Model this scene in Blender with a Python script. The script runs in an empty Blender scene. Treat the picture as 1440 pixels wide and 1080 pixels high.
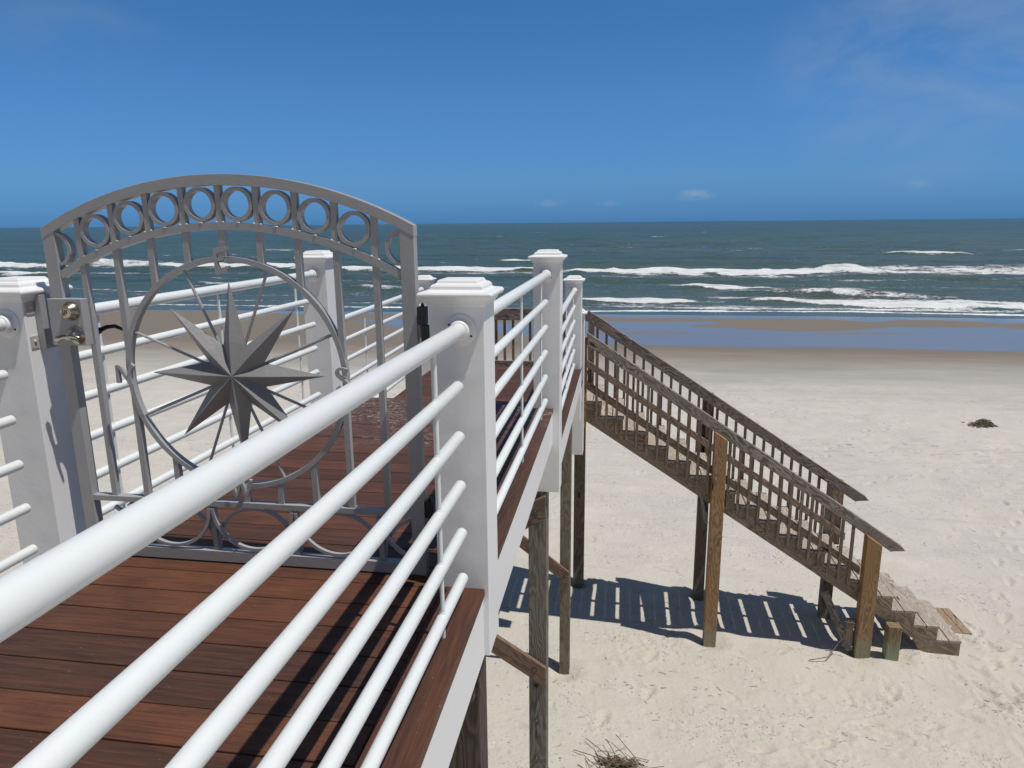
import bpy, bmesh, math, random
import numpy as np
from mathutils import Vector, Matrix
random.seed(7); rng = np.random.default_rng(11)
S = bpy.context.scene
COL = S.collection
W = {}                                    # world matrices

# ------------------------------------------------------------------ materials
def newmat(name):
    m = bpy.data.materials.new(name); m.use_nodes = True
    nt = m.node_tree; nt.nodes.clear()
    out = nt.nodes.new('ShaderNodeOutputMaterial'); b = nt.nodes.new('ShaderNodeBsdfPrincipled')
    nt.links.new(b.outputs[0], out.inputs[0]); return m, nt, b
class N:
    def __init__(s, nt): s.nt = nt
    def n(s, t, **kw):
        x = s.nt.nodes.new(t)
        for k, v in kw.items():
            if k.startswith('i_'):
                key = k[2:]; key = int(key) if key.isdigit() else key.replace('_', ' ')
                if hasattr(v, 'is_linked') or isinstance(v, bpy.types.NodeSocket): s.nt.links.new(v, x.inputs[key])
                else: x.inputs[key].default_value = v
            else: setattr(x, k, v)
        return x
    def math(s, op, a, b=None, c=None, clamp=False):
        x = s.nt.nodes.new('ShaderNodeMath'); x.operation = op; x.use_clamp = clamp
        for i, v in enumerate((a, b, c)):
            if v is None: continue
            if isinstance(v, bpy.types.NodeSocket): s.nt.links.new(v, x.inputs[i])
            else: x.inputs[i].default_value = v
        return x.outputs[0]
    def mix(s, f, a, b, mode='MIX'):
        x = s.nt.nodes.new('ShaderNodeMix'); x.data_type = 'RGBA'; x.blend_type = mode
        for i, v in ((0, f), (6, a), (7, b)):
            if isinstance(v, bpy.types.NodeSocket): s.nt.links.new(v, x.inputs[i])
            else: x.inputs[i].default_value = v if i == 0 else (*v, 1)
        return x.outputs[2]
    def ramp(s, f, pts):
        x = s.nt.nodes.new('ShaderNodeValToRGB'); s.nt.links.new(f, x.inputs[0])
        e = x.color_ramp.elements
        while len(e) < len(pts): e.new(0.5)
        for el, (p, c) in zip(e, pts):
            el.position = p; el.color = (c, c, c, 1) if isinstance(c, (int, float)) else (*c, 1)
        return x.outputs[0]
    def sstep(s, v, a, b):
        x = s.nt.nodes.new('ShaderNodeMapRange'); x.interpolation_type = 'SMOOTHSTEP'
        s.nt.links.new(v, x.inputs[0]); x.inputs[1].default_value = a; x.inputs[2].default_value = b; return x.outputs[0]
    def noise(s, vec, scale, detail=4, rough=.55, dist=0):
        x = s.n('ShaderNodeTexNoise', i_Vector=vec, i_Scale=scale, i_Detail=detail, i_Roughness=rough, i_Distortion=dist); return x.outputs[0]
    def mapping(s, vec, scale=(1, 1, 1), loc=None):
        x = s.nt.nodes.new('ShaderNodeMapping'); s.nt.links.new(vec, x.inputs[0]); x.inputs['Scale'].default_value = scale
        if loc is not None:
            if isinstance(loc, bpy.types.NodeSocket): s.nt.links.new(loc, x.inputs['Location'])
            else: x.inputs['Location'].default_value = loc
        return x.outputs[0]
    def bump(s, h, strength, dist, normal=None):
        x = s.n('ShaderNodeBump', i_Height=h, i_Strength=strength, i_Distance=dist)
        if normal is not None: s.nt.links.new(normal, x.inputs['Normal'])
        return x.outputs[0]
    def link(s, a, b): s.nt.links.new(a, b)

def mat_paint(name, col, rough, dirt=.05, spec=.5, metal=0, bumpamt=.0015, dirtcol=(.35, .33, .3)):
    m, nt, b = newmat(name); g = N(nt); tc = g.n('ShaderNodeTexCoord').outputs['Object']
    n1 = g.noise(tc, 3.0, 5, .6); n2 = g.noise(tc, 60, 3, .5); n3 = g.noise(tc, 14, 6, .7)
    f = g.math('MULTIPLY', g.ramp(n3, [(.5, 0), (.75, 1)]), g.ramp(n1, [(.4, 0), (.7, 1)]))
    c = g.mix(g.math('MULTIPLY', f, dirt * 6, clamp=True), col, dirtcol)
    c2 = g.mix(g.math('MULTIPLY', n1, .12), c, tuple(x * .8 for x in col))
    g.link(c2, b.inputs['Base Color']); b.inputs['Metallic'].default_value = metal
    g.link(g.math('MULTIPLY_ADD', n3, .25, rough - .12), b.inputs['Roughness'])
    b.inputs['Specular IOR Level'].default_value = spec
    g.link(g.bump(n2, .35, bumpamt), b.inputs['Normal']); return m
WHITE = mat_paint('white_paint', (.78, .785, .79), .42, .015)
WHITER = mat_paint('white_rail_coating', (.705, .735, .735), .36, .012, bumpamt=.0006)
GREY = mat_paint('grey_metal_paint', (.36, .36, .365), .38, .045, metal=.06, dirtcol=(.34, .33, .31), bumpamt=.0025)
STARM = mat_paint('dark_grey_star_paint', (.25, .248, .25), .42, .045, metal=.06, dirtcol=(.36, .35, .33), bumpamt=.003)
DARKM = mat_paint('dark_hinge_metal', (.045, .047, .05), .45, .02, metal=.5)
BLACK = mat_paint('black_rubber', (.012, .012, .012), .5, 0)
STEEL = mat_paint('galvanised_bracket', (.55, .54, .50), .45, .03, metal=.3)
def mat_nickel():
    m, nt, b = newmat('brushed_nickel'); g = N(nt); tc = g.n('ShaderNodeTexCoord').outputs['Object']
    n = g.noise(tc, 60, 5, .7); c = g.mix(g.ramp(n, [(.45, 0), (.7, 1)]), (.52, .47, .39), (.22, .18, .13))
    g.link(c, b.inputs['Base Color']); b.inputs['Metallic'].default_value = 1; b.inputs['Roughness'].default_value = .26; return m
NICKEL = mat_nickel()

def mat_wood(name, base, light, dark, warm=None, knots=True, rough=.8, grain=1.0, green=0):
    """weathered timber; grain runs along the local X axis of each board object"""
    m, nt, b = newmat(name); g = N(nt)
    tc = g.n('ShaderNodeTexCoord').outputs['Object']; oi = g.n('ShaderNodeObjectInfo').outputs['Random']
    off = g.n('ShaderNodeCombineXYZ', i_0=g.math('MULTIPLY', oi, 37.), i_1=g.math('MULTIPLY', oi, 11.), i_2=g.math('MULTIPLY', oi, 23.)).outputs[0]
    v = g.n('ShaderNodeVectorMath', operation='ADD', i_0=tc, i_1=off).outputs[0]
    warp = g.noise(g.mapping(v, (.9, 3, 3)), 1.5, 3, .5)
    v2 = g.n('ShaderNodeVectorMath', operation='ADD', i_0=g.mapping(v, (.55, 9, 9)),
             i_1=g.n('ShaderNodeCombineXYZ', i_0=0., i_1=g.math('MULTIPLY', warp, 5.), i_2=g.math('MULTIPLY', warp, 5.)).outputs[0]).outputs[0]
    wv = g.n('ShaderNodeTexWave', wave_type='RINGS', rings_direction='X', i_Vector=v2, i_Scale=.75, i_Distortion=3.2, i_Detail=3, i_Detail_Scale=1.5).outputs['Fac']
    fine = g.noise(g.mapping(v, (2.5, 90, 90)), 1.2, 5, .65)
    stain = g.noise(g.mapping(v, (1.2, 4, 4)), 1.3, 4, .6)
    f = g.math('ADD', g.math('MULTIPLY', wv, .5), g.math('MULTIPLY', fine, .6))
    c = g.mix(g.ramp(f, [(.25, 0), (.85, 1)]), dark, light)
    c = g.mix(g.ramp(stain, [(.35, 0), (.65, .75)]), c, base)
    if warm: c = g.mix(g.ramp(g.noise(g.mapping(v, (.6, 2, 2)), 1.1, 3), [(.42, 0), (.62, .8)]), c, warm)
    c = g.mix(g.math('MULTIPLY', oi, .35), c, tuple(x * .62 for x in base))
    if knots:
        vo = g.n('ShaderNodeTexVoronoi', i_Vector=g.mapping(v, (2.2, 9, 9)), i_Scale=1.0)
        pick = g.math('GREATER_THAN', g.n('ShaderNodeSeparateColor', i_0=vo.outputs['Color']).outputs[0], .62)
        k = g.math('MULTIPLY', g.ramp(vo.outputs['Distance'], [(.07, 1), (.17, 0)]), pick)
        c = g.mix(k, c, (.018, .012, .009))
    if green:
        z = g.n('ShaderNodeSeparateXYZ', i_0=g.n('ShaderNodeNewGeometry').outputs['Position']).outputs[2]
        gr = g.math('MULTIPLY', g.ramp(g.math('ADD', g.sstep(z, -3.7, -4.45), g.math('MULTIPLY', g.math('SUBTRACT', stain, .5), 1.2)), [(.45, 0), (.9, 1)]), green)
        c = g.mix(gr, c, (.27, .32, .22))
    g.link(c, b.inputs['Base Color']); b.inputs['Roughness'].default_value = rough; b.inputs['Specular IOR Level'].default_value = .25
    h = g.math('ADD', g.math('MULTIPLY', fine, 1.), g.math('MULTIPLY', wv, .5))
    g.link(g.bump(h, .6 * grain, .004), b.inputs['Normal']); return m
W_STAIR = mat_wood('weathered_stair_timber', (.285, .213, .155), (.41, .33, .26), (.12, .080, .055), green=.0)
W_RAIL = mat_wood('grey_brown_rail_timber', (.215, .175, .150), (.38, .335, .30), (.062, .046, .038))
W_TREAD = mat_wood('bleached_tread_timber', (.415, .355, .30), (.53, .47, .415), (.20, .15, .11), rough=.75)
W_POST = mat_wood('brown_post_timber', (.33, .205, .105), (.44, .30, .175), (.14, .078, .038), warm=(.38, .20, .085), green=.55)
W_PILE = mat_wood('grey_green_pile_timber', (.20, .185, .15), (.29, .27, .225), (.075, .065, .052), green=.35)
W_SHADE = mat_wood('shade_darkened_pile_timber', (.080, .064, .052), (.125, .103, .086), (.035, .027, .022))  # pile timber copy, shade below the upper deck put into its colour
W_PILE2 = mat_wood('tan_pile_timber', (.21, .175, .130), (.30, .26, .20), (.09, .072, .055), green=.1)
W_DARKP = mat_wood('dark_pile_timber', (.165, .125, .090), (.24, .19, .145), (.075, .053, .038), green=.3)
W_BRACE = mat_wood('reddish_brace_timber', (.21, .135, .095), (.31, .21, .155), (.075, .042, .030))
W_PLANK = mat_wood('tan_plank_timber', (.33, .23, .15), (.44, .34, .24), (.16, .10, .06))
W_STUB = mat_wood('tan_stub_timber', (.27, .19, .11), (.36, .27, .17), (.12, .08, .05), green=.9)

def mat_ipe(name, mainy):
    m, nt, b = newmat(name); g = N(nt)
    tc = g.n('ShaderNodeTexCoord').outputs['Object']; geo = g.n('ShaderNodeNewGeometry'); ri = geo.outputs['Random Per Island']
    off = g.n('ShaderNodeCombineXYZ', i_0=g.math('MULTIPLY', ri, 71.), i_1=g.math('MULTIPLY', ri, 13.), i_2=g.math('MULTIPLY', ri, 29.)).outputs[0]
    v = g.n('ShaderNodeVectorMath', operation='ADD', i_0=tc, i_1=off).outputs[0]
    sc = (1.6, 40, 12) if mainy == 0 else (40, 1.6, 12)
    sc2 = (.9, 9, 6) if mainy == 0 else (9, .9, 6)
    sc3 = (6, 160, 30) if mainy == 0 else (160, 6, 30)
    n1 = g.noise(g.mapping(v, sc), 1.3, 6, .7, .6); n2 = g.noise(g.mapping(v, sc2), 1.4, 4, .6, .8); n3 = g.noise(g.mapping(v, sc3), 1, 3, .6)
    big = g.noise(tc, .8, 3, .5); blot = g.noise(tc, 3.5, 5, .65)
    c = g.mix(g.ramp(n1, [(.30, 0), (.68, 1)]), (.045, .018, .012), (.150, .052, .026))
    c = g.mix(g.ramp(n2, [(.40, 0), (.66, .8)]), c, (.055, .022, .014))
    dk = g.ramp(ri, [(0, .75), (.25, .2), (.45, .65), (.6, 0), (.8, .5), (1, .1)])
    c = g.mix(g.math('MULTIPLY', dk, .62), c, g.mix(g.ramp(n1, [(.38, 0), (.64, 1)]), (.015, .009, .008), (.062, .032, .023)))
    c = g.mix(g.math('MULTIPLY', g.ramp(g.math('FRACT', g.math('MULTIPLY', ri, 7.3)), [(.5, 0), (1, .65)]), g.ramp(blot, [(.3, 0), (.6, 1)])), c, (.185, .064, .026))
    c = g.mix(g.ramp(n3, [(.50, 0), (.68, .50)]), c, (.014, .008, .006))
    c = g.mix(g.ramp(n3, [(.30, .30), (.42, 0)]), c, (.20, .085, .045))
    sep = g.n('ShaderNodeSeparateXYZ', i_0=tc)
    far = g.sstep(sep.outputs[1], 2.2, 2.6)
    # beyond the gate: redder, older finish with flaking pale remnants
    c = g.mix(g.math('MULTIPLY', far, .55), c, (.080, .036, .029))
    c = g.mix(.16, c, (.075, .055, .045))
    fl = g.noise(g.mapping(tc, (7, 16, 10)), 3.2, 7, .72, 1.2)
    patch = g.noise(tc, 2.1, 3, .5)
    flake = g.math('MULTIPLY', g.math('MULTIPLY', g.ramp(fl, [(.535, 0), (.575, 1)]), g.ramp(patch, [(.36, 0), (.56, 1)])), far)
    c = g.mix(g.math('MULTIPLY', flake, .75), c, (.36, .31, .28))
    sp = g.noise(g.mapping(tc, (1, 1, 1)), 95, 2, .5)
    c = g.mix(g.ramp(sp, [(.735, 0), (.76, .55)]), c, (.30, .25, .20))
    sand = g.math('MULTIPLY', g.ramp(g.noise(tc, 5.5, 6, .8), [(.55, 0), (.8, .12)]), 1.)
    c = g.mix(sand, c, (.17, .12, .085))
    g.link(c, b.inputs['Base Color'])
    g.link(g.math('MULTIPLY_ADD', n2, .3, .42), b.inputs['Roughness']); b.inputs['Specular IOR Level'].default_value = .28
    h = g.math('ADD', g.math('MULTIPLY', n3, .5), g.math('ADD', n1, g.math('MULTIPLY', flake, .4)))
    g.link(g.bump(h, .6, .0022), b.inputs['Normal']); return m
IPE_X = mat_ipe('hardwood_deck_crosswise', 0); IPE_Y = mat_ipe('hardwood_deck_lengthwise', 1)

# ------------------------------------------------------------------ helpers
class MB:
    def __init__(s): s.v = []; s.f = []; s.smooth = []
    def add(s, vs, fs, sm=False):
        o = len(s.v); s.v += [tuple(v) for v in vs]; s.f += [tuple(i + o for i in f) for f in fs]; s.smooth += [sm] * len(fs); return s
    def box(s, x0, x1, y0, y1, z0, z1):
        return s.add([(x0, y0, z0), (x1, y0, z0), (x1, y1, z0), (x0, y1, z0), (x0, y0, z1), (x1, y0, z1), (x1, y1, z1), (x0, y1, z1)],
                     [(0, 3, 2, 1), (4, 5, 6, 7), (0, 1, 5, 4), (1, 2, 6, 5), (2, 3, 7, 6), (3, 0, 4, 7)])
    def prism(s, pts, y0, y1):
        """polygon in XZ (counter-clockwise) extruded along Y"""
        n = len(pts); a = [(x, y0, z) for x, z in pts]; b = [(x, y1, z) for x, z in pts]
        return s.add(a + b, [tuple(range(n)), tuple(range(2 * n - 1, n - 1, -1))] + [(i, i + n, (i + 1) % n + n, (i + 1) % n) for i in range(n)])
    def ribbon(s, pts, w, y0, y1, closed=False, widths=None):
        """flat bar following a path in XZ, w wide in-plane, y0..y1 deep"""
        P = [Vector((p[0], p[1])) for p in pts]; n = len(P); L = []; Rr = []
        for i in range(n):
            if closed: t = (P[(i + 1) % n] - P[i - 1])
            else: t = P[min(i + 1, n - 1)] - P[max(i - 1, 0)]
            t.normalize(); nn = Vector((-t.y, t.x)); ww = (widths[i] if widths else w) / 2
            L.append(P[i] + nn * ww); Rr.append(P[i] - nn * ww)
        vs = []
        for i in range(n): vs += [(L[i].x, y0, L[i].y), (Rr[i].x, y0, Rr[i].y), (Rr[i].x, y1, Rr[i].y), (L[i].x, y1, L[i].y)]
        fs = []
        for i in range(n if closed else n - 1):
            a = 4 * i; c = 4 * ((i + 1) % n)
            for k in range(4): fs.append((a + k, a + (k + 1) % 4, c + (k + 1) % 4, c + k))
        if not closed: fs += [(3, 2, 1, 0), (4 * n - 4, 4 * n - 3, 4 * n - 2, 4 * n - 1)]
        return s.add(vs, fs)
    def tube(s, pts, r, seg=20, cap='round'):
        P = [Vector(p) for p in pts]; n = len(P); rings = []
        def frame(t):
            u = Vector((0, 0, 1)) if abs(t.z) < .9 else Vector((0, 1, 0)); a = t.cross(u).normalized(); return a, a.cross(t).normalized()
        rad = r if isinstance(r, (list, tuple)) else [r] * n
        T = []
        for i in range(n):
            t = (P[min(i + 1, n - 1)] - P[max(i - 1, 0)]).normalized(); T.append(t)
        rings = [(P[i], T[i], rad[i]) for i in range(n)]
        if cap == 'round':
            st = [(P[0] - T[0] * rad[0] * .45 * math.sin(a), T[0], rad[0] * math.cos(a)) for a in (1.45, 1.1, .75, .35)]
            en = [(P[-1] + T[-1] * rad[-1] * .45 * math.sin(a), T[-1], rad[-1] * math.cos(a)) for a in (.35, .75, 1.1, 1.45)]
            rings = st + rings + en
        vs = []; fs = []
        for c, t, rr in rings:
            a, b = frame(t)
            for k in range(seg):
                th = 2 * math.pi * k / seg; vs.append(c + a * rr * math.cos(th) + b * rr * math.sin(th))
        m = len(rings)
        for i in range(m - 1):
            for k in range(seg): fs.append((i * seg + k, (i + 1) * seg + k, (i + 1) * seg + (k + 1) % seg, i * seg + (k + 1) % seg))
        s.add(vs, fs, True)
        o = len(s.v) - len(vs)
        s.f += [tuple(o + k for k in range(seg)), tuple(o + (m - 1) * seg + k for k in range(seg - 1, -1, -1))]; s.smooth += [False, False]
        return s
    def lathe(s, c, axis, prof, seg=32, smooth=True):
        """prof: (radius, distance along axis)"""
        c = Vector(c); t = Vector(axis).normalized(); u = Vector((0, 0, 1)) if abs(t.z) < .9 else Vector((1, 0, 0)); a = t.cross(u).normalized(); b = a.cross(t)
        vs = []; fs = []
        for r, d in prof:
            for k in range(seg):
                th = 2 * math.pi * k / seg; vs.append(c + t * d + a * r * math.cos(th) + b * r * math.sin(th))
        m = len(prof)
        for i in range(m - 1):
            for k in range(seg): fs.append((i * seg + k, i * seg + (k + 1) % seg, (i + 1) * seg + (k + 1) % seg, (i + 1) * seg + k))
        fs += [tuple(range(seg - 1, -1, -1)), tuple((m - 1) * seg + k for k in range(seg))]
        return s.add(vs, fs, smooth)
    def squarelathe(s, cx, cy, prof):
        """prof: (half width, z)"""
        vs = []; fs = []
        for h, z in prof: vs += [(cx - h, cy - h, z), (cx + h, cy - h, z), (cx + h, cy + h, z), (cx - h, cy + h, z)]
        m = len(prof)
        for i in range(m - 1):
            for k in range(4): fs.append((4 * i + k, 4 * i + (k + 1) % 4, 4 * i + 4 + (k + 1) % 4, 4 * i + 4 + k))
        fs += [(3, 2, 1, 0), (4 * m - 4, 4 * m - 3, 4 * m - 2, 4 * m - 1)]
        return s.add(vs, fs)
    def build(s, name, mat, parent=None, loc=None, bevel=0, M=None, sharp=40):
        """vertices are given in world space; M (world matrix) makes a local frame for them"""
        if M is None: M = Matrix.Translation(Vector(loc) if loc is not None else (W[parent.name].translation if parent else Vector((0, 0, 0))))
        inv = M.inverted(); me = bpy.data.meshes.new(name)
        me.from_pydata([inv @ Vector(v) for v in s.v], [], s.f); me.update()
        bm = bmesh.new(); bm.from_mesh(me); bmesh.ops.recalc_face_normals(bm, faces=bm.faces); bm.to_mesh(me); bm.free()
        me.polygons.foreach_set('use_smooth', s.smooth)
        o = bpy.data.objects.new(name, me); COL.objects.link(o); me.materials.append(mat)
        place(o, M, parent)
        if any(s.smooth): me.set_sharp_from_angle(angle=math.radians(sharp))
        if bevel:
            md = o.modifiers.new('bevel', 'BEVEL'); md.width = bevel; md.segments = 2; md.limit_method = 'ANGLE'; md.angle_limit = math.radians(35)
            md.harden_normals = False
        return o
def place(o, M, parent=None):
    W[o.name] = M.copy()
    if parent is not None:
        o.parent = parent; o.matrix_local = W[parent.name].inverted() @ M
    else: o.matrix_world = M
def tag(o, label=None, cat=None, group=None, kind=None):
    for k, v in (('label', label), ('category', cat), ('group', group), ('kind', kind)):
        if v: o[k] = v
    return o
def thing(name, loc, label, cat, group=None):
    o = bpy.data.objects.new(name, None); COL.objects.link(o); o.empty_display_size = .1
    place(o, Matrix.Translation(Vector(loc))); return tag(o, label, cat, group)
def beam(name, p0, p1, w, h, mat, parent=None, up=(0, 0, 1), bevel=.004, jitter=True):
    """timber from p0 to p1 (centre line); w across, h along 'up'; local X = grain"""
    p0 = Vector(p0); p1 = Vector(p1); x = (p1 - p0); L = x.length; x.normalize(); u = Vector(up); y = u.cross(x)
    if y.length < .01: y = Vector((0, 1, 0)) if abs(x.z) > .9 else Vector((0, 0, 1)).cross(x)
    y.normalize(); z = x.cross(y)
    M = Matrix.Identity(4)
    for i, a in enumerate((x, y, z)):
        for j in range(3): M[j][i] = a[j]
    M.translation = (p0 + p1) / 2
    mb = MB(); mb.box(-L / 2, L / 2, -w / 2, w / 2, -h / 2, h / 2); mb.v = [tuple(M @ Vector(v)) for v in mb.v]
    return mb.build(name, mat, parent, M=M, bevel=bevel)
def xprism(name, pts, y0, y1, mat, parent, ang=0, bevel=.003):
    """polygon board in XZ whose grain follows ang (slope in the XZ plane)"""
    cx = sum(p[0] for p in pts) / len(pts); cz = sum(p[1] for p in pts) / len(pts)
    M = Matrix.Translation((cx, (y0 + y1) / 2, cz)) @ Matrix.Rotation(-ang, 4, 'Y')
    mb = MB(); mb.prism(pts, y0, y1); return mb.build(name, mat, parent, M=M, bevel=bevel)
def bolt(name, c, axis, r, parent, mat=None):
    mb = MB(); mb.lathe(c, axis, [(r, 0), (r, .004), (r * .95, .005)], 20); mb.lathe(Vector(c) + Vector(axis) * .004, axis, [(r * .5, 0), (r * .5, .016), (r * .42, .019)], 6, False)
    return mb.build(name, mat or STEELD, parent)
STEELD = mat_paint('rusty_bolt', (.10, .085, .075), .6, .1, metal=.4)

# ------------------------------------------------------------------ camera (pinhole fitted to the photo)
F, PI_, YA, RO, H = 998.04, .22314, .154587, -.009473, 1.27
cy, sy, cp, sp = math.cos(YA), math.sin(YA), math.cos(PI_), math.sin(PI_)
fwd = Vector((-sy * cp, cy * cp, -sp)); r0 = Vector((cy, sy, 0)); u0 = r0.cross(fwd)
right = math.cos(RO) * r0 + math.sin(RO) * u0; up = -math.sin(RO) * r0 + math.cos(RO) * u0
cam = bpy.data.objects.new('camera', bpy.data.cameras.new('camera')); COL.objects.link(cam)
Mc = Matrix.Identity(4)
for j in range(3): Mc[j][0] = right[j]; Mc[j][1] = up[j]; Mc[j][2] = -fwd[j]
Mc.translation = (0, 0, H); cam.matrix_world = Mc
cam.data.sensor_width = 36; cam.data.lens = F / 1440 * 36; cam.data.clip_start = .02; cam.data.clip_end = 100000
S.camera = cam

# ------------------------------------------------------------------ light
SUN = Vector((.37, -.11, 1)).normalized()
EL = math.asin(SUN.z); AZ = math.atan2(SUN.x, SUN.y)
sl = bpy.data.lights.new('sun', 'SUN'); sl.energy = 3.9; sl.angle = math.radians(.5); sl.color = (1, .955, .89)
so = bpy.data.objects.new('sun', sl); COL.objects.link(so); so.rotation_mode = 'QUATERNION'; so.rotation_quaternion = SUN.to_track_quat('Z', 'Y'); so.location = (20, -10, 50)
wd = bpy.data.worlds.new('World'); S.world = wd; wd.use_nodes = True; nt = wd.node_tree; nt.nodes.clear(); g = N(nt)
sky = nt.nodes.new('ShaderNodeTexSky'); sky.sky_type = 'NISHITA'; sky.sun_disc = False; sky.sun_elevation = EL; sky.sun_rotation = AZ
sky.air_density = 1.0; sky.dust_density = .2; sky.ozone_density = 3.0; sky.altitude = 0
gen = g.n('ShaderNodeTexCoord').outputs['Generated']
zz = g.n('ShaderNodeSeparateXYZ', i_0=gen).outputs[2]
SKYT = [(0, (.122, .385, 1.08)), (.015, (.15, .41, 1.05)), (.055, (.246, .507, .985)), (.149, (.317, .63, 1.016)), (.27, (.33, .67, .976)), (.42, (.66, .74, .78)), (.8, (.86, .84, .74))]
tint = g.ramp(zz, SKYT)
rear_fill = g.sstep(g.n('ShaderNodeSeparateXYZ', i_0=gen).outputs[1], .35, -.25)      # neutral tint added to the unseen rear sky, fills shaded fronts with less blue
tint = g.mix(rear_fill, tint, (.47, .46, .50))
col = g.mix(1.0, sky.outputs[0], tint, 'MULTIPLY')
# thin high cirrus: faint streaks
def skymask(d, r, sc=(1, 1, 1)):
    v = g.n('ShaderNodeVectorMath', operation='SUBTRACT', i_0=gen, i_1=d).outputs[0]
    return g.n('ShaderNodeVectorMath', operation='LENGTH', i_0=g.mapping(v, tuple(x / r for x in sc))).outputs['Value']
cn = g.noise(g.mapping(gen, (1.0, 1.0, 2.6)), 3.1, 8, .6, 1.2); cn1 = g.noise(g.mapping(gen, (2.0, 1.0, 6.)), 5, 6, .6, .5)
m_a = g.sstep(skymask((.33, .92, .17), .20, (1, 1, 1.3)), 1.0, .35)
m_b = g.sstep(skymask((-.60, .77, .21), .12, (1, 1, 2.)), 1.0, .3)
cir = g.math('MULTIPLY', g.math('MULTIPLY', g.ramp(cn, [(.36, 0), (.72, 1)]), g.math('ADD', m_a, g.math('MULTIPLY', m_b, .5))), .34)
col = g.mix(cir, col, (3.6, 4.4, 5.6))
pf = None
for d, r in (((.094, .995, .034), .030), ((.078, .996, .030), .016), ((.345, .937, .040), .026), ((-.10, .994, .026), .028), ((-.02, .999, .024), .02)):
    q = g.sstep(skymask(d, r, (1, 1, 3.2)), 1.0, .2); q = g.math('MULTIPLY', q, 1.0 if d[0] == .094 else .42); pf = q if pf is None else g.math('MAXIMUM', pf, q)
pn = g.noise(g.mapping(gen, (1, 1, 2.4)), 60, 5, .6)
col = g.mix(g.math('MULTIPLY', g.math('MULTIPLY', pf, g.ramp(pn, [(.35, 0), (.62, 1)])), .42), col, (4.2, 4.6, 5.6))
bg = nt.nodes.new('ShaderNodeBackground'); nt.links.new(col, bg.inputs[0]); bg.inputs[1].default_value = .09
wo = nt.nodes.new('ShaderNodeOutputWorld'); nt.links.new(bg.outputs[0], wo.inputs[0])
S.view_settings.view_transform = 'Standard'; S.view_settings.look = 'None'; S.view_settings.exposure = 0; S.view_settings.gamma = 1

# ------------------------------------------------------------------ beach
def vnoise(x, y, seed, freq):
    """smooth value noise"""
    r = np.random.default_rng(seed); T = r.random((64, 64)); X = x * freq; Y = y * freq
    xi = np.floor(X).astype(int); yi = np.floor(Y).astype(int); fx = X - xi; fy = Y - yi
    fx = fx * fx * (3 - 2 * fx); fy = fy * fy * (3 - 2 * fy)
    a = T[xi % 64, yi % 64]; b = T[(xi + 1) % 64, yi % 64]; c = T[xi % 64, (yi + 1) % 64]; d = T[(xi + 1) % 64, (yi + 1) % 64]
    return (a * (1 - fx) + b * fx) * (1 - fy) + (c * (1 - fx) + d * fx) * fy - .5
def gridmesh(name, xs, ys, zf, mat, attrs=None):
    X, Y = np.meshgrid(xs, ys); Z = zf(X, Y); nx, ny = len(xs), len(ys)
    me = bpy.data.meshes.new(name); me.vertices.add(nx * ny); me.vertices.foreach_set('co', np.stack([X, Y, Z], -1).astype(np.float32).ravel())
    i = np.arange(nx - 1)[None, :] + nx * np.arange(ny - 1)[:, None]
    q = np.stack([i, i + 1, i + nx + 1, i + nx], -1).reshape(-1, 4).astype(np.int32)
    me.loops.add(q.size); me.loops.foreach_set('vertex_index', q.ravel())
    me.polygons.add(len(q)); me.polygons.foreach_set('loop_start', np.arange(0, q.size, 4, dtype=np.int32)); me.polygons.foreach_set('loop_total', np.full(len(q), 4, np.int32))
    me.polygons.foreach_set('use_smooth', np.ones(len(q), bool)); me.update(calc_edges=True)
    for k, fn in (attrs or {}).items():
        at = me.attributes.new(k, 'FLOAT', 'POINT'); at.data.foreach_set('value', fn(X, Y).astype(np.float32).ravel())
    o = bpy.data.objects.new(name, me); COL.objects.link(o); me.materials.append(mat); W[o.name] = Matrix.Identity(4); return o
PROF_Y = [-80, 14, 22, 36, 40, 46, 50, 54, 62, 80, 200]; PROF_Z = [-4.3, -4.42, -4.68, -5.06, -5.16, -5.27, -5.36, -5.52, -5.95, -7, -9]
FP = []
def track(x0, y0, x1, y1, wob=.15):
    n = int(math.hypot(x1 - x0, y1 - y0) / .62); a = math.atan2(y1 - y0, x1 - x0)
    for i in range(n):
        t = i / n; s_ = .11 if i % 2 else -.11
        FP.append((x0 + (x1 - x0) * t - s_ * math.sin(a) + random.gauss(0, wob * .3), y0 + (y1 - y0) * t + s_ * math.cos(a) + random.gauss(0, wob * .3), a + random.gauss(0, .15), random.uniform(.7, 1.1)))
track(-.3, 6.6, .9, 9.3); track(4.9, 9.2, 7.5, 14); track(4.7, 9.0, 7.0, 6.5); track(5.2, 9.4, 10, 12.5); track(1, 6.8, 5, 8.4); track(5.5, 16, 12, 19); track(2, 14, 9, 23)
track(4, 25, 14, 16); track(.2, 18, 6, 24); track(-6, 9, -9, 20); track(-4, 12, 2, 27); track(7, 12, 12, 27); track(2.5, 7.6, 6, 7.0); track(6.0, 8.5, 10, 7.6)
PITS = [(random.uniform(-1.5, 9), random.uniform(6.4, 13.5), random.uniform(.018, .05), random.uniform(.006, .018)) for _ in range(260)]
for cx_, cy_, n_ in ((.2, 8.7, 70), (.5, 9.2, 40), (2.6, 8.1, 60), (1.6, 7.6, 60), (3.6, 7.3, 70), (4.8, 8.2, 80), (6.2, 8.6, 90), (5.2, 7.0, 60), (2.4, 7.1, 50), (7.5, 9.5, 60)):
    PITS += [(random.gauss(cx_, .35), random.gauss(cy_, .28), random.uniform(.02, .055), random.uniform(.008, .020)) for _ in range(n_)]
for _ in range(90):
    FP.append((random.uniform(-12, 18), random.uniform(6, 27), random.uniform(0, 6.28), random.uniform(.5, 1)))
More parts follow.
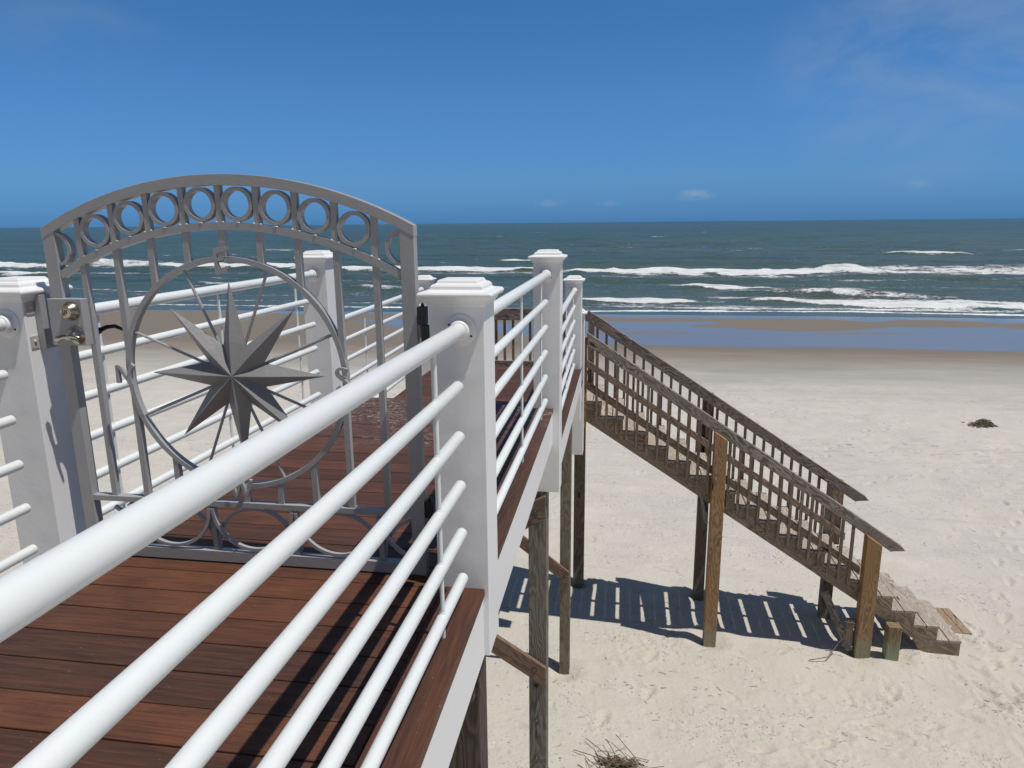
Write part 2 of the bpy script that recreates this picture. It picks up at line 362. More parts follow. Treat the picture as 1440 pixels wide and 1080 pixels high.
for _ in range(70):
    FP.append((random.gauss(5.6, 1.3), random.gauss(8.7, .9), random.uniform(0, 6.28), random.uniform(.5, 1)))
def ground_z(X, Y):
    Z = np.interp(Y, PROF_Y, PROF_Z)
    dry = np.clip((30 - Y) / 8, 0, 1)
    Z = Z + dry * (.18 * vnoise(X, Y, 1, .22) + .09 * vnoise(X, Y, 2, .6) + .045 * vnoise(X, Y, 3, 1.7) + .013 * vnoise(X + 3, Y * 1.4, 4, 4) + .004 * vnoise(X, Y, 5, 9))
    calm = np.exp(-((X - .8) / 4.2) ** 4 - ((Y - 10.1) / 1.7) ** 4); Z = Z * (1 - calm * .85) + calm * .85 * np.interp(Y, PROF_Y, PROF_Z)
    wet = np.clip((Y - 30) / 8, 0, 1)
    Z = Z + wet * .035 * vnoise(X * .5, Y, 6, .14)
    for fx, fy, a, s in FP:                                  # footprints
        dx = X[0, :] - fx; dy = Y[:, 0] - fy
        ix = np.where(np.abs(dx) < .4)[0]; iy = np.where(np.abs(dy) < .4)[0]
        if len(ix) < 2 or len(iy) < 2: continue
        DX, DY = np.meshgrid(dx[ix], dy[iy]); u = DX * math.cos(a) + DY * math.sin(a); v = -DX * math.sin(a) + DY * math.cos(a)
        r = np.sqrt((u / .145) ** 2 + (v / (.055 + .012 * np.sign(u))) ** 2)
        d = s * (-.038 * np.exp(-r ** 4) + .014 * np.exp(-((r - 1.5) / .35) ** 2))
        Z[np.ix_(iy, ix)] += d
    for fx, fy, w_, d_ in PITS:
        ix = np.where(np.abs(X[0, :] - fx) < .2)[0]; iy = np.where(np.abs(Y[:, 0] - fy) < .2)[0]
        if len(ix) < 2 or len(iy) < 2: continue
        DX, DY = np.meshgrid(X[0, ix] - fx, Y[iy, 0] - fy); rr = np.sqrt(DX ** 2 + (DY * 1.3) ** 2) / w_
        Z[np.ix_(iy, ix)] += d_ * (-np.exp(-rr ** 2) + .45 * np.exp(-((rr - 1.7) / .5) ** 2))
    for px, py in PILEFEET:                                  # scour rings and little drifts at the posts
        rr = np.hypot(X - px, Y - py); Z = Z - .05 * np.exp(-(rr / .16) ** 2) + .035 * np.exp(-((rr - .32) / .14) ** 2)
    rr = np.hypot((X - 4.3), (Y - 8.95) * 1.6); Z = Z + .07 * np.exp(-(rr / .7) ** 2)
    rr = np.hypot((X - 2.0) / 2.3, (Y - 8.75)); Z = Z + .06 * np.exp(-(rr / .35) ** 2)
    return Z
PILEFEET = [(1.31, 9.1), (3.29, 9.1), (3.65, 9.1), (1.31, 10.37), (-.58, 10.5), (-.65, 8.2), (-.57, 4.8)]
def cat(*a): return np.unique(np.concatenate(a))
xs = cat(-np.geomspace(70, 3000, 34), np.arange(-70, -14, .6), np.linspace(-14, -2, 140), np.arange(-2, 8, .03), np.linspace(8, 18, 140), np.arange(18, 70, .6), np.geomspace(70, 3000, 34))
ys = cat(np.linspace(-80, 4, 20), np.arange(4, 6.4, .1), np.arange(6.4, 11.5, .028), np.linspace(11.5, 30, 300), np.linspace(30, 56, 150), np.linspace(56.5, 62, 8), np.linspace(64, 200, 20))
def mat_sand():
    m, nt, b = newmat('beach_sand'); g = N(nt); tc = g.n('ShaderNodeTexCoord').outputs['Object']
    sep = g.n('ShaderNodeSeparateXYZ', i_0=tc); y = sep.outputs[1]; x = sep.outputs[0]
    wob = g.noise(g.mapping(tc, (.045, .12, 0)), 1, 4, .6); wob2 = g.noise(g.mapping(tc, (.10, .45, 0)), 1, 5, .6)
    yw = g.math('ADD', y, g.math('MULTIPLY', g.math('SUBTRACT', wob, .5), 5.))
    damp = g.sstep(g.math('ADD', y, g.math('MULTIPLY', g.math('SUBTRACT', wob2, .5), 9.)), 22.5, 35)
    n1 = g.noise(tc, .45, 5, .6); n2 = g.noise(tc, 2.3, 6, .65); n3 = g.noise(tc, 14, 5, .7); n4 = g.noise(tc, 220, 2, .5)
    streak = g.noise(g.mapping(tc, (.35, 1.6, 1)), 1.6, 6, .65, .6)
    c = g.mix(g.ramp(n2, [(.3, 0), (.7, 1)]), (.515, .475, .415), (.585, .555, .505))
    c = g.mix(g.ramp(n1, [(.35, 0), (.65, .6)]), c, (.475, .455, .42))
    c = g.mix(g.ramp(streak, [(.52, 0), (.74, .55)]), c, (.40, .388, .368))
    c = g.mix(g.ramp(n3, [(.60, 0), (.82, .35)]), c, (.27, .25, .22))
    near = g.sstep(y, 13, 9)
    c = g.mix(g.math('MULTIPLY', near, .45), c, (.53, .485, .405))
    # dark organic specks and shell crumbs
    vo = g.n('ShaderNodeTexVoronoi', i_Vector=tc, i_Scale=5.5); pk = g.n('ShaderNodeSeparateColor', i_0=vo.outputs['Color'])
    s1 = g.math('MULTIPLY', g.math('LESS_THAN', vo.outputs['Distance'], .055), g.math('GREATER_THAN', pk.outputs[0], .72))
    c = g.mix(g.math('MULTIPLY', s1, .8), c, (.75, .68, .58))
    vo2 = g.n('ShaderNodeTexVoronoi', i_Vector=g.mapping(tc, (1, 2.2, 1)), i_Scale=3.1); pk2 = g.n('ShaderNodeSeparateColor', i_0=vo2.outputs['Color'])
    s2 = g.math('MULTIPLY', g.math('LESS_THAN', vo2.outputs['Distance'], .07), g.math('GREATER_THAN', pk2.outputs[1], .72))
    c = g.mix(g.math('MULTIPLY', s2, .6), c, (.12, .095, .07))
    # tide-wrack speckle band
    wr = g.math('MULTIPLY', g.ramp(g.noise(g.mapping(tc, (1.2, 4.5, 1)), 2.4, 7, .75), [(.57, 0), (.64, 1)]), g.ramp(g.noise(g.mapping(tc, (.12, .35, 1)), 1.3, 3, .5), [(.48, 0), (.6, 1)]))
    band = g.math('MULTIPLY', g.sstep(y, 12, 19), g.sstep(y, 31, 25))
    c = g.mix(g.math('MULTIPLY', g.math('MULTIPLY', wr, band), .85), c, (.17, .145, .115))
    dc = g.mix(g.sstep(y, 31, 36), (.245, .232, .208), (.205, .168, .132))
    lines = g.noise(g.mapping(tc, (.25, 5.5, 1)), 1.2, 6, .7)
    dc = g.mix(g.ramp(lines, [(.4, 0), (.75, .5)]), dc, (.36, .335, .30))
    c = g.mix(damp, c, dc)
    # standing film of water on the wet flat, broken by low bars
    film = g.sstep(g.math('ADD', g.n('ShaderNodeAttribute', attribute_name='film').outputs['Fac'], g.math('MULTIPLY', g.math('SUBTRACT', wob2, .5), .42)), .30, .72)
    c = g.mix(g.math('MULTIPLY', g.sstep(y, 35, 37), .8), c, (.175, .152, .130))
    g.link(c, b.inputs['Base Color'])
    ro = g.math('MULTIPLY_ADD', film, -.80, .90); g.link(ro, b.inputs['Roughness'])
    g.link(g.math('MULTIPLY_ADD', film, .38, .12), b.inputs['Specular IOR Level'])
    b.inputs['IOR'].default_value = 1.34
    h = g.math('ADD', g.math('MULTIPLY', n3, 1.), g.math('ADD', g.math('MULTIPLY', n4, .12), g.math('MULTIPLY', n2, 1.2)))
    bs = g.math('MULTIPLY_ADD', film, -.97, 1.)
    bs = g.math('MULTIPLY', bs, g.math('MULTIPLY_ADD', damp, -.65, 1.))
    v3 = g.n('ShaderNodeTexVoronoi', i_Vector=g.mapping(g.n('ShaderNodeVectorMath', operation='ADD', i_0=tc, i_1=g.n('ShaderNodeTexNoise', i_Vector=tc, i_Scale=9.).outputs['Color']).outputs[0], (1, 1.7, 1)), i_Scale=6.5)
    clus = g.ramp(g.noise(tc, 1.15, 4, .65), [(.50, 0), (.60, 1)])
    dent = g.math('MULTIPLY', g.ramp(v3.outputs['Distance'], [(.10, 1), (.24, 0)]), g.math('MULTIPLY', clus, g.math('GREATER_THAN', g.n('ShaderNodeSeparateColor', i_0=v3.outputs['Color']).outputs[0], .45)))
    h = g.math('SUBTRACT', h, g.math('MULTIPLY', dent, 1.7))
    bn = g.n('ShaderNodeBump', i_Height=h, i_Distance=.020); g.link(bs, bn.inputs['Strength'])
    ps = g.n('ShaderNodeTexVoronoi', i_Vector=g.mapping(g.n('ShaderNodeVectorMath', operation='ADD', i_0=tc, i_1=g.n('ShaderNodeTexNoise', i_Vector=tc, i_Scale=2.).outputs['Color']).outputs[0], (1.1, 2.0, 1)), i_Scale=1.9)
    pit = g.ramp(ps.outputs['Distance'], [(.06, 0), (.2, .8), (.27, 1), (.4, .85)])
    b2 = g.bump(pit, .55, .028, bn.outputs[0]); g.link(g.math('MULTIPLY', bs, .55), b2.node.inputs['Strength'])
    g.link(b2, b.inputs['Normal']); return m
def film_mask(X, Y):
    n = lambda sd, f, a: a * vnoise(X, Y * 2, sd, f)
    ss = lambda v: (lambda t: t * t * (3 - 2 * t))(np.clip(v, 0, 1))
    yb = 36.4 + 5.2 * ss((-X) / 12) + 7 * ss((-12 - X) / 9) + 3.5 * ss((-21 - X) / 8) + n(401, .05, 2.0) + n(402, .16, .8) + .02 * np.maximum(X, 0)
    F_ = np.clip((Y - yb) / 4.2 + .4, 0, 1)
    for cx_, cy_, rx, ry in ((11.5, 48.2, 6.8, 3.3), (19.5, 49.3, 4.2, 2.3), (31, 48.0, 8, 3.2), (3., 50.0, 5.4, 1.7), (48, 48.5, 9, 3), (-8, 49.6, 8.5, 3), (-22, 49.5, 12, 2.6), (-45, 49, 20, 3.), (14, 43.6, 3, .25), (1, 42.5, 4, .3)):
        r_ = ((X - cx_) / rx) ** 2 + ((Y - cy_ - .10 * (X - cx_) * np.sign(rx)) / ry) ** 2 + 1.0 * vnoise(X, Y * 3, 410, .18)
        F_ = np.minimum(F_, np.clip((r_ - .45) / 1.1, .22, 1))
    return F_
o = gridmesh('beach_sand', xs, ys, ground_z, mat_sand(), {'film': film_mask}); tag(o, 'pale dry sand running down to a wet flat at the water', 'beach', kind='structure')

# ------------------------------------------------------------------ sea
SEA = -5.5
# breakers: x0,y0,x1,y1,depth,foam strength
FOAM = [(-6.2, 96.9, 28.8, 98.9, 13, 1), (28.8, 98.9, 60, 104, 24, .62), (8, 75.4, 12.3, 74, 4.5, 1), (-2.8, 63, 4.3, 63, 4.5, 1), (4.3, 63.5, 7.5, 62, 5, .42), (13, 63.6, 36, 57.5, 5, .9),
        (16.5, 71.3, 27, 66.7, 5.5, .62), (54.8, 154.8, 64.5, 154.2, 6, .8), (-19.7, 132.3, -15.4, 129.7, 6, 1), (-130, 121, -94, 107, 17, .9), (-91.5, 93.7, -82, 91, 6, .7), (-98, 119, -78, 115, 20, .62), (-75, 110.8, -48.7, 105.5, 12, .85),
        (-43, 105.5, -13.2, 102.6, 8, .8), (-27.3, 73.6, -23.2, 72.2, 3.5, .6), (-18, 75.8, -11, 76, 2, .4), (-9.7, 55.4, 17.2, 56.6, 1.1, .75), (17, 56.6, 45, 54.6, 1.4, .7), (-45.6, 57.3, -9.9, 56.7, 1.6, .65), (-75.4, 77, -50.6, 69, 2.4, .5),
        (-50, 80, -44, 76.4, 3, .6), (12.3, 337, 15.4, 336.5, 14, .8), (7.1, 58.9, 12.5, 58.3, 2, .6), (-96.6, 187, -87.9, 186.5, 7, .5), (24, 79.5, 38.5, 78.5, 2.8, .5), (36, 57.5, 60, 60, 5, .8), (-60, 62, -30, 61, 1.6, .45), (60, 104, 110, 103, 18, .62), (-12, 90, 30, 91, 4, .5), (12, 70.5, 24, 69, 4, .62), (-8, 60.5, 14, 59.5, 2.2, .45), (4, 80, 12, 79, 3, .5), (-85, 100, -50, 97, 6, .55), (-60, 88, -20, 86, 3, .42), (-30, 60, -6, 59.5, 1.6, .5), (9, 66.5, 60, 60.5, 7, .62), (-2, 58.5, 40, 57, 2.5, .6), (-40, 98, -4, 99, 7, .5), (28, 92, 60, 95, 6, .5), (-60, 66, -20, 68, 5, .4), (-12, 66, -5, 65.5, 1.6, .4), (20, 86, 45, 88, 4, .45)]
for _ in range(70):
    yy = math.exp(random.uniform(math.log(115), math.log(700))); xx = random.uniform(-.75, .6) * yy; FOAM.append((xx, yy, xx + random.uniform(.010, .025) * yy, yy, .012 * yy, random.uniform(.3, .6)))
def segdist(X, Y, s):
    x0, y0, x1, y1, d, _ = s; d = d * 1.3; t = np.clip((X - x0) / (x1 - x0), 0, 1); return t, Y - (y0 + (y1 - y0) * t), np.maximum(np.maximum(x0 - X, X - x1), 0)
def foam(X, Y):
    Fm = np.zeros_like(X)
    for k, s in enumerate(FOAM):
        t, dy, ex = segdist(X, Y, s); d = s[4] / 2
        w = 1 - .5 * np.abs(2 * t - 1) ** 3; wob = 1 + .8 * vnoise(X + k * 7, Y * 0 + k, 20 + k, .35) + .5 * vnoise(X, Y, 60 + k, 1.1)
        dyy = dy + d * .9 * vnoise(X + 31 * k, Y * 0 + k * 3., 90 + k, .12)
        a = np.clip(dyy / (d * w * wob + 1e-3), -1.6, 1.6)
        prof = np.where(a < 0, np.exp(-np.abs(a / .8) ** 3), np.exp(-np.abs(a / .95) ** 1.5))
        Fm = np.maximum(Fm, s[5] * prof * np.exp(-(ex / (.6 + .03 * s[1])) ** 2))
    lace = np.clip(.9 - np.abs(Y - 78) / 38, 0, 1) * np.clip(.55 + 1.3 * vnoise(X, Y * 2.2, 200, .035) + .5 * vnoise(X, Y * 3, 201, .12), 0, 1)
    return np.clip(np.maximum(Fm, lace * .42), 0, 1)
def swash(X): return 53.6 + 1.6 * vnoise(X, X * 0, 300, .07) + .7 * vnoise(X, X * 0 + 5, 301, .25)
def sea_z(X, Y):
    Z = np.full_like(X, SEA)
    amp = np.clip((Y - 55) / 30, 0, 1) * np.clip(1 - (Y - 500) / 1500, 0, 1)
    ph = Y + 6 * vnoise(X, Y, 30, .02) + 2 * vnoise(X, Y, 31, .07)
    Z = Z + amp * (.14 * np.sin(ph * 2 * np.pi / 17) + .09 * np.sin((ph + .12 * X) * 2 * np.pi / 9.3) + .25 * vnoise(X, Y * 2, 32, .16) + .14 * vnoise(X, Y * 1.6, 33, .5))
    for k, s in enumerate(FOAM[:30]):                         # the steep shoreward faces of the breakers
        if s[5] < .55 or s[4] < 2.5 or s[1] > 200: continue
        t, dy, ex = segdist(X, Y, s); d = s[4] / 2; hgt = min(.62, .12 + .05 * s[4]) * min(1, s[1] / 80)
        dyy = dy + d * .5 * vnoise(X + 31 * k, Y * 0 + k * 3., 90 + k, .12) + .4
        prof = np.where(dyy < d * .35, np.exp(-((dyy - d * .35) / (d * .8)) ** 2), np.exp(-((dyy - d * .35) / 1.4) ** 2))
        Z = Z + hgt * prof * np.exp(-(ex / 3) ** 2) * (1 + .5 * vnoise(X, Y, 140 + k, .8))
    edge = swash(X); Z = np.where(Y < edge, SEA - (edge - Y) * .25, Z)
    return Z + .02 * np.clip((Y - 54) / 6, 0, 1)
def mat_sea():
    m, nt, b = newmat('sea_water'); g = N(nt); tc = g.n('ShaderNodeTexCoord').outputs['Object']; y = g.n('ShaderNodeSeparateXYZ', i_0=tc).outputs[1]
    fo = g.n('ShaderNodeAttribute', attribute_name='foam').outputs['Fac']
    a1 = g.noise(g.mapping(tc, (.22, .55, 1)), 1, 8, .62, .4); a2 = g.noise(g.mapping(tc, (1.5, 1.9, 1)), 1, 8, .72, 1.0); a3 = g.noise(g.mapping(tc, (.012, .05, 1)), 1, 4, .55)
    c = g.mix(g.sstep(y, 60, 900), (.064, .096, .056), (.048, .083, .058))
    c = g.mix(g.ramp(a3, [(.35, 0), (.7, .7)]), c, (.034, .066, .056))
    sandy = g.sstep(y, 75, 54); c = g.mix(g.math('MULTIPLY', sandy, .6), c, (.085, .105, .095))
    fm = g.math('ADD', fo, g.math('MULTIPLY', g.math('SUBTRACT', a2, .5), g.math('MULTIPLY_ADD', fo, -.35, 1.45)))
    fm = g.math('ADD', fm, g.math('MULTIPLY', g.math('SUBTRACT', a1, .5), 1.0))
    m1 = g.ramp(fm, [(.38, 0), (.58, 1)]); m1 = g.math('MULTIPLY', m1, g.math('GREATER_THAN', fo, .03))
    cp = g.noise(g.mapping(tc, (.30, .42, 1)), 1, 6, .75, .4); cq = g.noise(g.mapping(tc, (.03, .03, 1)), 1, 2, .5)
    caps = g.math('MULTIPLY', g.ramp(cp, [(.685, 0), (.72, .8)]), g.ramp(cq, [(.40, 0), (.6, 1)])); m1 = g.math('MAXIMUM', m1, caps)
    dk = g.noise(g.mapping(tc, (.045, .30, 1)), 1, 6, .65, .5); c = g.mix(g.ramp(dk, [(.50, 0), (.68, .6)]), c, (.026, .048, .040))
    c2 = g.mix(m1, c, (.74, .76, .76)); g.link(c2, b.inputs['Base Color'])
    g.link(g.math('MULTIPLY_ADD', m1, .55, .26), b.inputs['Roughness']); b.inputs['IOR'].default_value = 1.333
    w1 = g.noise(g.mapping(tc, (.28, .9, 1)), 1, 9, .62, .3)
    s1 = g.noise(g.mapping(tc, (.05, .22, 1)), 1, 5, .6, .3)
    h = g.math('ADD', w1, g.math('ADD', g.math('MULTIPLY', s1, 3.0), g.math('MULTIPLY', m1, .35)))
    calm = g.math('MULTIPLY_ADD', g.sstep(y, 62, 54), -.85, 1.)
    bn = g.n('ShaderNodeBump', i_Height=h, i_Distance=.8); g.link(calm, bn.inputs['Strength']); g.link(bn.outputs[0], b.inputs['Normal'])
    return m
xs = cat(-np.geomspace(130, 60000, 45), np.arange(-130, 100, .7), np.geomspace(100, 60000, 45))
ys = cat(np.arange(50, 125, .32), np.geomspace(125, 700, 170), np.geomspace(700, 80000, 50))
o = gridmesh('sea', xs, ys, sea_z, mat_sea(), {'foam': foam}); tag(o, 'green grey sea with white breakers under the horizon', 'sea', kind='structure')

# ------------------------------------------------------------------ walkway decks
FX = -.462
def deck(loc, label, x0, y0, y1, z, fas=.24, right=FX, first=False):
    t = thing('boardwalk_deck', loc, label, 'deck', 'boardwalk deck sections')
    pitch = .1435; mb = MB(); y = y0
    bx1 = right - .147
    while y < y1 - .02:
        e = min(y + pitch - .005, y1); dz = random.uniform(-.0012, .0012)
        mb.box(x0 - .008 + random.uniform(0, .002), bx1 - random.uniform(0, .003), y, e, z - .025, z + dz); y += pitch
    mb.build('deck_boards', IPE_X, t, bevel=.0028)
    b1 = MB(); 
    yy = y0
    while yy < y1 - .01:
        e = min(yy + 2.44, y1); b1.box(bx1 + .004, right + .006, yy, e - .003, z - .025, z + .0035); yy += 2.44
    b1.build('border_board', IPE_Y, t, bevel=.0028)
    f = MB(); f.box(right - .04, right, y0, y1, z - .025 - fas, z - .0255); f.build('fascia', WHITE, t, bevel=.002)
    f = MB(); f.box(x0, x0 + .04, y0, y1, z - .025 - fas, z - .0255); f.build('fascia', WHITE, t, bevel=.002)
    j = MB()
    for k in range(3):
        xx = x0 + .35 + k * (right - x0 - .7) / 2; j.box(xx - .02, xx + .02, y0 + .01, y1 - .05, z - .25, z - .026)
    j.box(x0 + .041, right - .041, y1 - .045, y1 - .005, z - .26, z - .0265)
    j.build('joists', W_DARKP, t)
    return t
deck((-1.34, 1.5, -.265), 'upper brown hardwood deck in front of and behind the grey gate', -1.985, -2.35 + .0057, 4.965, 0)
deck((-1.4, 5.1, -.6), 'narrow hardwood step just beyond the upper deck', -1.99, 4.972, 5.255, -.21, .20)
deck((-1.4, 6.8, -.7), 'lower brown hardwood deck between the middle and far white posts', -2.22, 5.262, 8.33, -.42)
deck((-1.4, 8.5, -1.), 'narrow hardwood step beside the far white posts', -2.22, 8.337, 8.62, -.645, .20)

# ------------------------------------------------------------------ white posts
def post(cx, cy, zd, zb, label, flanges, zt=0):
    t = thing('railing_post', (cx, cy, zb), label, 'post', 'square white railing posts')
    h = .0925; z0 = zd
    mb = MB(); mb.box(cx - h, cx + h, cy - h, cy + h, zb, z0 + 1.03); mb.build('post_sleeve', WHITE, t, bevel=.003)
    mb = MB()
    mb.squarelathe(cx, cy, [(h + .001, z0 + 1.006), (h + .005, z0 + 1.009), (h + .006, z0 + 1.016), (h + .010, z0 + 1.019), (h + .013, z0 + 1.026), (h + .019, z0 + 1.032), (h + .026, z0 + 1.035), (h + .031, z0 + 1.040), (h + .031, z0 + 1.047), (h + .026, z0 + 1.053),
                            (h + .002, z0 + 1.057), (h - .004, z0 + 1.060), (h - .006, z0 + 1.070), (h - .012, z0 + 1.076), (h - .022, z0 + 1.079), (h - .026, z0 + 1.087), (h - .03, z0 + 1.090), (.005, z0 + 1.094)])
    mb.build('post_cap', WHITE, t, bevel=.0018)
    for s_, xx in flanges:                                    # rail flange on the -Y (s=-1) or +Y face
        yf = cy + s_ * h; f = MB(); zc = z0 + .93
        f.lathe((xx, yf, zc), (0, s_, 0), [(.053, 0), (.053, .003), (.049, .0055), (.036, .0075), (.034, .014), (.033, .024), (.030, .028), (.026, .029)], 40)
        fo = f.build('rail_flange', WHITE, t)
        for a in (155, -28):
            sc = MB(); sc.lathe((xx + .041 * math.cos(math.radians(a)), yf + s_ * .0062, zc + .041 * math.sin(math.radians(a))), (0, s_, 0), [(.0042, 0), (.0038, .0012)], 12)
            sc.build('screw', BLACK, fo)
    return t
XR1, XR2, XR3 = -.520, -.506, -.540
post(-.533, 2.345, 0, -.262, 'nearest white post, right of the grey gate', [(-1, XR1), (1, XR1)])
post(-.503, 4.88, 0, -.62, 'white post ending the upper deck on the right', [(-1, XR2), (1, XR2)])
post(-.552, 8.29, -.42, -1.06, 'far right white post above the wooden stairs', [(-1, XR3)])
post(-.545, 8.86, -.87, -1.66, 'lowest white post, half hidden next to the wooden handrail', [])
post(-2.222, 2.345, 0, -.262, 'white post on the left carrying the gate latch', [(-1, -2.205), (1, -2.205)])
post(-2.158, 4.88, 0, -.62, 'white post seen through the right part of the gate', [(-1, -2.16), (1, -2.16)])
post(-2.345, 8.29, -.42, -1.06, 'small distant white post between gate and nearest post', [(-1, -2.35), (1, -2.35)])
post(-2.345, 8.86, -.87, -1.66, 'lowest white post on the far left of the steps', [])

# ------------------------------------------------------------------ white pipe railings
RZ = [.75, .58, .408, .236, .068]
def railing(pts, rods, label, ends=(.03, .03), seg=22):
    """pts: path of the railing base on the deck surface"""
    P = [Vector(p) for p in pts]; c = sum(P, Vector()) / len(P)
    t = thing('pipe_railing', P[0], label, 'railing', 'white pipe railings')
    o_ = Vector((0, 0, .93)); mb = MB(); mb.tube([p + o_ for p in P], .0255, 28); mb.build('top_rail', WHITER, t)
    d0 = (P[1] - P[0]).normalized(); d1 = (P[-1] - P[-2]).normalized()
    for z in RZ:
        Q = [p + Vector((0, 0, z)) for p in P]; Q[0] = Q[0] + d0 * ends[0]; Q[-1] = Q[-1] - d1 * ends[1]
        m = MB(); m.tube(Q, .0195, seg); m.build('lower_rail', WHITER, t)
    for r in rods:
        # find base point at this y
        for a, b in zip(P, P[1:]):
            if a.y <= r <= b.y: k = (r - a.y) / (b.y - a.y); q = a.lerp(b, k)
        m = MB(); m.tube([q + Vector((0, 0, -.002)), q + Vector((0, 0, .915))], .0072, 12, cap=None)
        for z in RZ: m.lathe(q + Vector((0, 0, z + .013)), (0, 0, 1), [(.0125, 0), (.0105, .006), (.0075, .012)], 12)
        m.build('stanchion', WHITER, t)
    return t
h = .0925
railing([(-.605, -2.2, 0), (XR1 - .002, 2.345 - h - .02, 0)], [-.9, 1.94], 'nearest white pipe railing crossing the lower left foreground', (.0, .03))
railing([(XR1, 2.345 + h + .02, 0), (XR2, 4.88 - h - .02, 0)], [2.78, 3.63, 4.49], 'right white pipe railing between the nearest post and the next post')
railing([(XR2, 4.88 + h + .02, 0), (XR2 - .003, 5.25, -.42 * 1), (XR3, 8.29 - h - .02, -.42)], [5.7, 6.8, 7.9], 'right white pipe railing stepping down to the far posts')
railing([(-2.24, -2.2, 0), (-2.205, 2.345 - h - .02, 0)], [-.9, .5], 'left white pipe railing whose ends show at the left edge')
railing([(-2.205, 2.345 + h + .02, 0), (-2.16, 4.88 - h - .02, 0)], [2.70, 3.60, 4.50], 'left white pipe railing seen behind the compass gate')
railing([(-2.17, 4.88 + h + .02, 0), (-2.27, 5.27, -.42), (-2.35, 8.29 - h - .02, -.42)], [6.1, 7.5], 'left lower white pipe railing seen at the right of the gate')
railing([(-2.35, 8.29 + h + .02, -.42), (-2.35, 8.86 - h - .01, -.87)], [], 'short sloping white pipe railing on the far left steps')

# ------------------------------------------------------------------ compass gate
GX, GY0, GY1 = -1.375, 2.315, 2.353
gate = thing('compass_gate', (GX, 2.334, 0), 'arched grey metal gate with a compass rose and circles', 'gate')
def arch(zc, R, x): return zc - R + math.sqrt(R * R - x * x)
AO = lambda x: arch(1.423, 1.45, x); AI = lambda x: arch(1.269, 1.30, x)
hw = .69
mb = MB(); mb.prism([(GX - hw, .006), (GX - hw + .05, .006), (GX - hw + .05, AO(-hw + .05) - .010), (GX - hw, AO(-hw) - .010)], GY0, GY1); mb.build('stile', GREY, gate, bevel=.002)
mb = MB(); mb.prism([(GX + hw - .05, .006), (GX + hw, .006), (GX + hw, AO(hw) - .010), (GX + hw - .05, AO(hw - .05) - .010)], GY0, GY1); mb.build('stile', GREY, gate, bevel=.002)
n = 44; top = [(GX + x, AO(x)) for x in np.linspace(-hw - .0012, hw + .0012, n)]
pts = [(x, z + .0185) for x, z in top] + [(x, z - .0185) for x, z in reversed(top)]
mb = MB()
vs = []; 
for x, z in top: vs += [(x, GY0 - .0015, z - .0185), (x, GY1 + .0015, z - .0185), (x, GY1 + .0015, z + .0185), (x, GY0 - .0015, z + .0185)]
fs = [(4 * i + k, 4 * i + (k + 1) % 4, 4 * i + 4 + (k + 1) % 4, 4 * i + 4 + k) for i in range(n - 1) for k in range(4)] + [(0, 1, 2, 3), (4 * n - 1, 4 * n - 2, 4 * n - 3, 4 * n - 4)]
mb.add(vs, fs); mb.build('top_arch', GREY, gate, bevel=.0015)
inner = [(GX + x, AI(x)) for x in np.linspace(-hw + .049, hw - .049, n)]
mb = MB(); mb.ribbon(inner, .026, GY0 + .004, GY1 - .004)
for k in range(-4, 5):                                        # weld beads
    for dx in (-.012, .013):
        x = .1375 * k + dx; mb.lathe((GX + x, GY0 + .010, AI(x) + .0115), (0, 0, 1), [(.007, 0), (.006, .003), (.003, .006), (.0008, .0072)], 8)
    x = .1375 * (k + .5)
    if k < 4: mb.lathe((GX + x, GY0 + .012, AI(x) + .012), (0, 0, 1), [(.011, 0), (.009, .003), (.004, .0055), (.0008, .006)], 8)
mb.build('inner_arch', GREY, gate)
SP = .1375; gy0, gy1 = GY0 + .008, GY1 - .008
def ringpts(cx, cz, r, a0=0, a1=360, n=40, closed=True): return [(cx + r * math.cos(math.radians(a0 + (a1 - a0) * i / n)), cz + r * math.sin(math.radians(a0 + (a1 - a0) * i / n))) for i in range(n if closed else n + 1)]
for k in range(-4, 4):
    x = SP * (k + .5); zc = (AO(x) - .0185 + AI(x) + .013) / 2
    mb = MB(); mb.ribbon(ringpts(GX + x, zc, .0515), .013, gy0 - .003, gy1 + .003, True); mb.build('circle', GREY, gate)
for s_ in (-1, 1):
    x = SP * 4.5; zc = (AO(x) - .0185 + AI(x) + .013) / 2 - .003
    mb = MB(); mb.ribbon(ringpts(GX + s_ * x + s_ * .028, zc, .054, 90 if s_ > 0 else -90, 270 if s_ > 0 else 90, 22, False), .012, gy0 - .003, gy1 + .003); mb.build('half_circle', GREY, gate)
RC, RR = (GX, .738), .419
for k in range(-4, 5):
    x = SP * k; X = GX + x; w = .0105
    mb = MB(); mb.box(X - w, X + w, gy0, gy1, AI(x) + .010, AO(x) - .016); mb.build('short_bar', GREY, gate)
    if abs(x) < RR + .005:
        zr = math.sqrt(max(RR * RR - x * x, 0)); mb = MB(); mb.box(X - w, X + w, gy0, gy1, RC[1] + zr + .004, AI(x) - .010); mb.build('upper_bar', GREY, gate)
        mb = MB(); mb.box(X - w, X + w, gy0, gy1, .252, RC[1] - zr - .004); mb.build('lower_bar', GREY, gate)
    else:
        mb = MB(); mb.box(X - w, X + w, gy0, gy1, .252, AI(x) - .010); mb.build('long_bar', GREY, gate)
mb = MB(); mb.ribbon(ringpts(RC[0], RC[1], RR, n=96), .019, GY0 + .006, GY1 - .006, True); mb.build('compass_ring', GREY, gate, bevel=.001)
mb = MB(); mb.box(GX - hw + .05, GX + hw - .05, GY0 + .003, GY1 - .003, .232, .254); mb.build('middle_rail', GREY, gate, bevel=.001)
mb = MB(); mb.box(GX - hw + .05, GX + hw - .05, GY0 + .002, GY1 - .002, .006, .050); mb.build('bottom_rail', GREY, gate, bevel=.0015)
U = .334; ur = .160
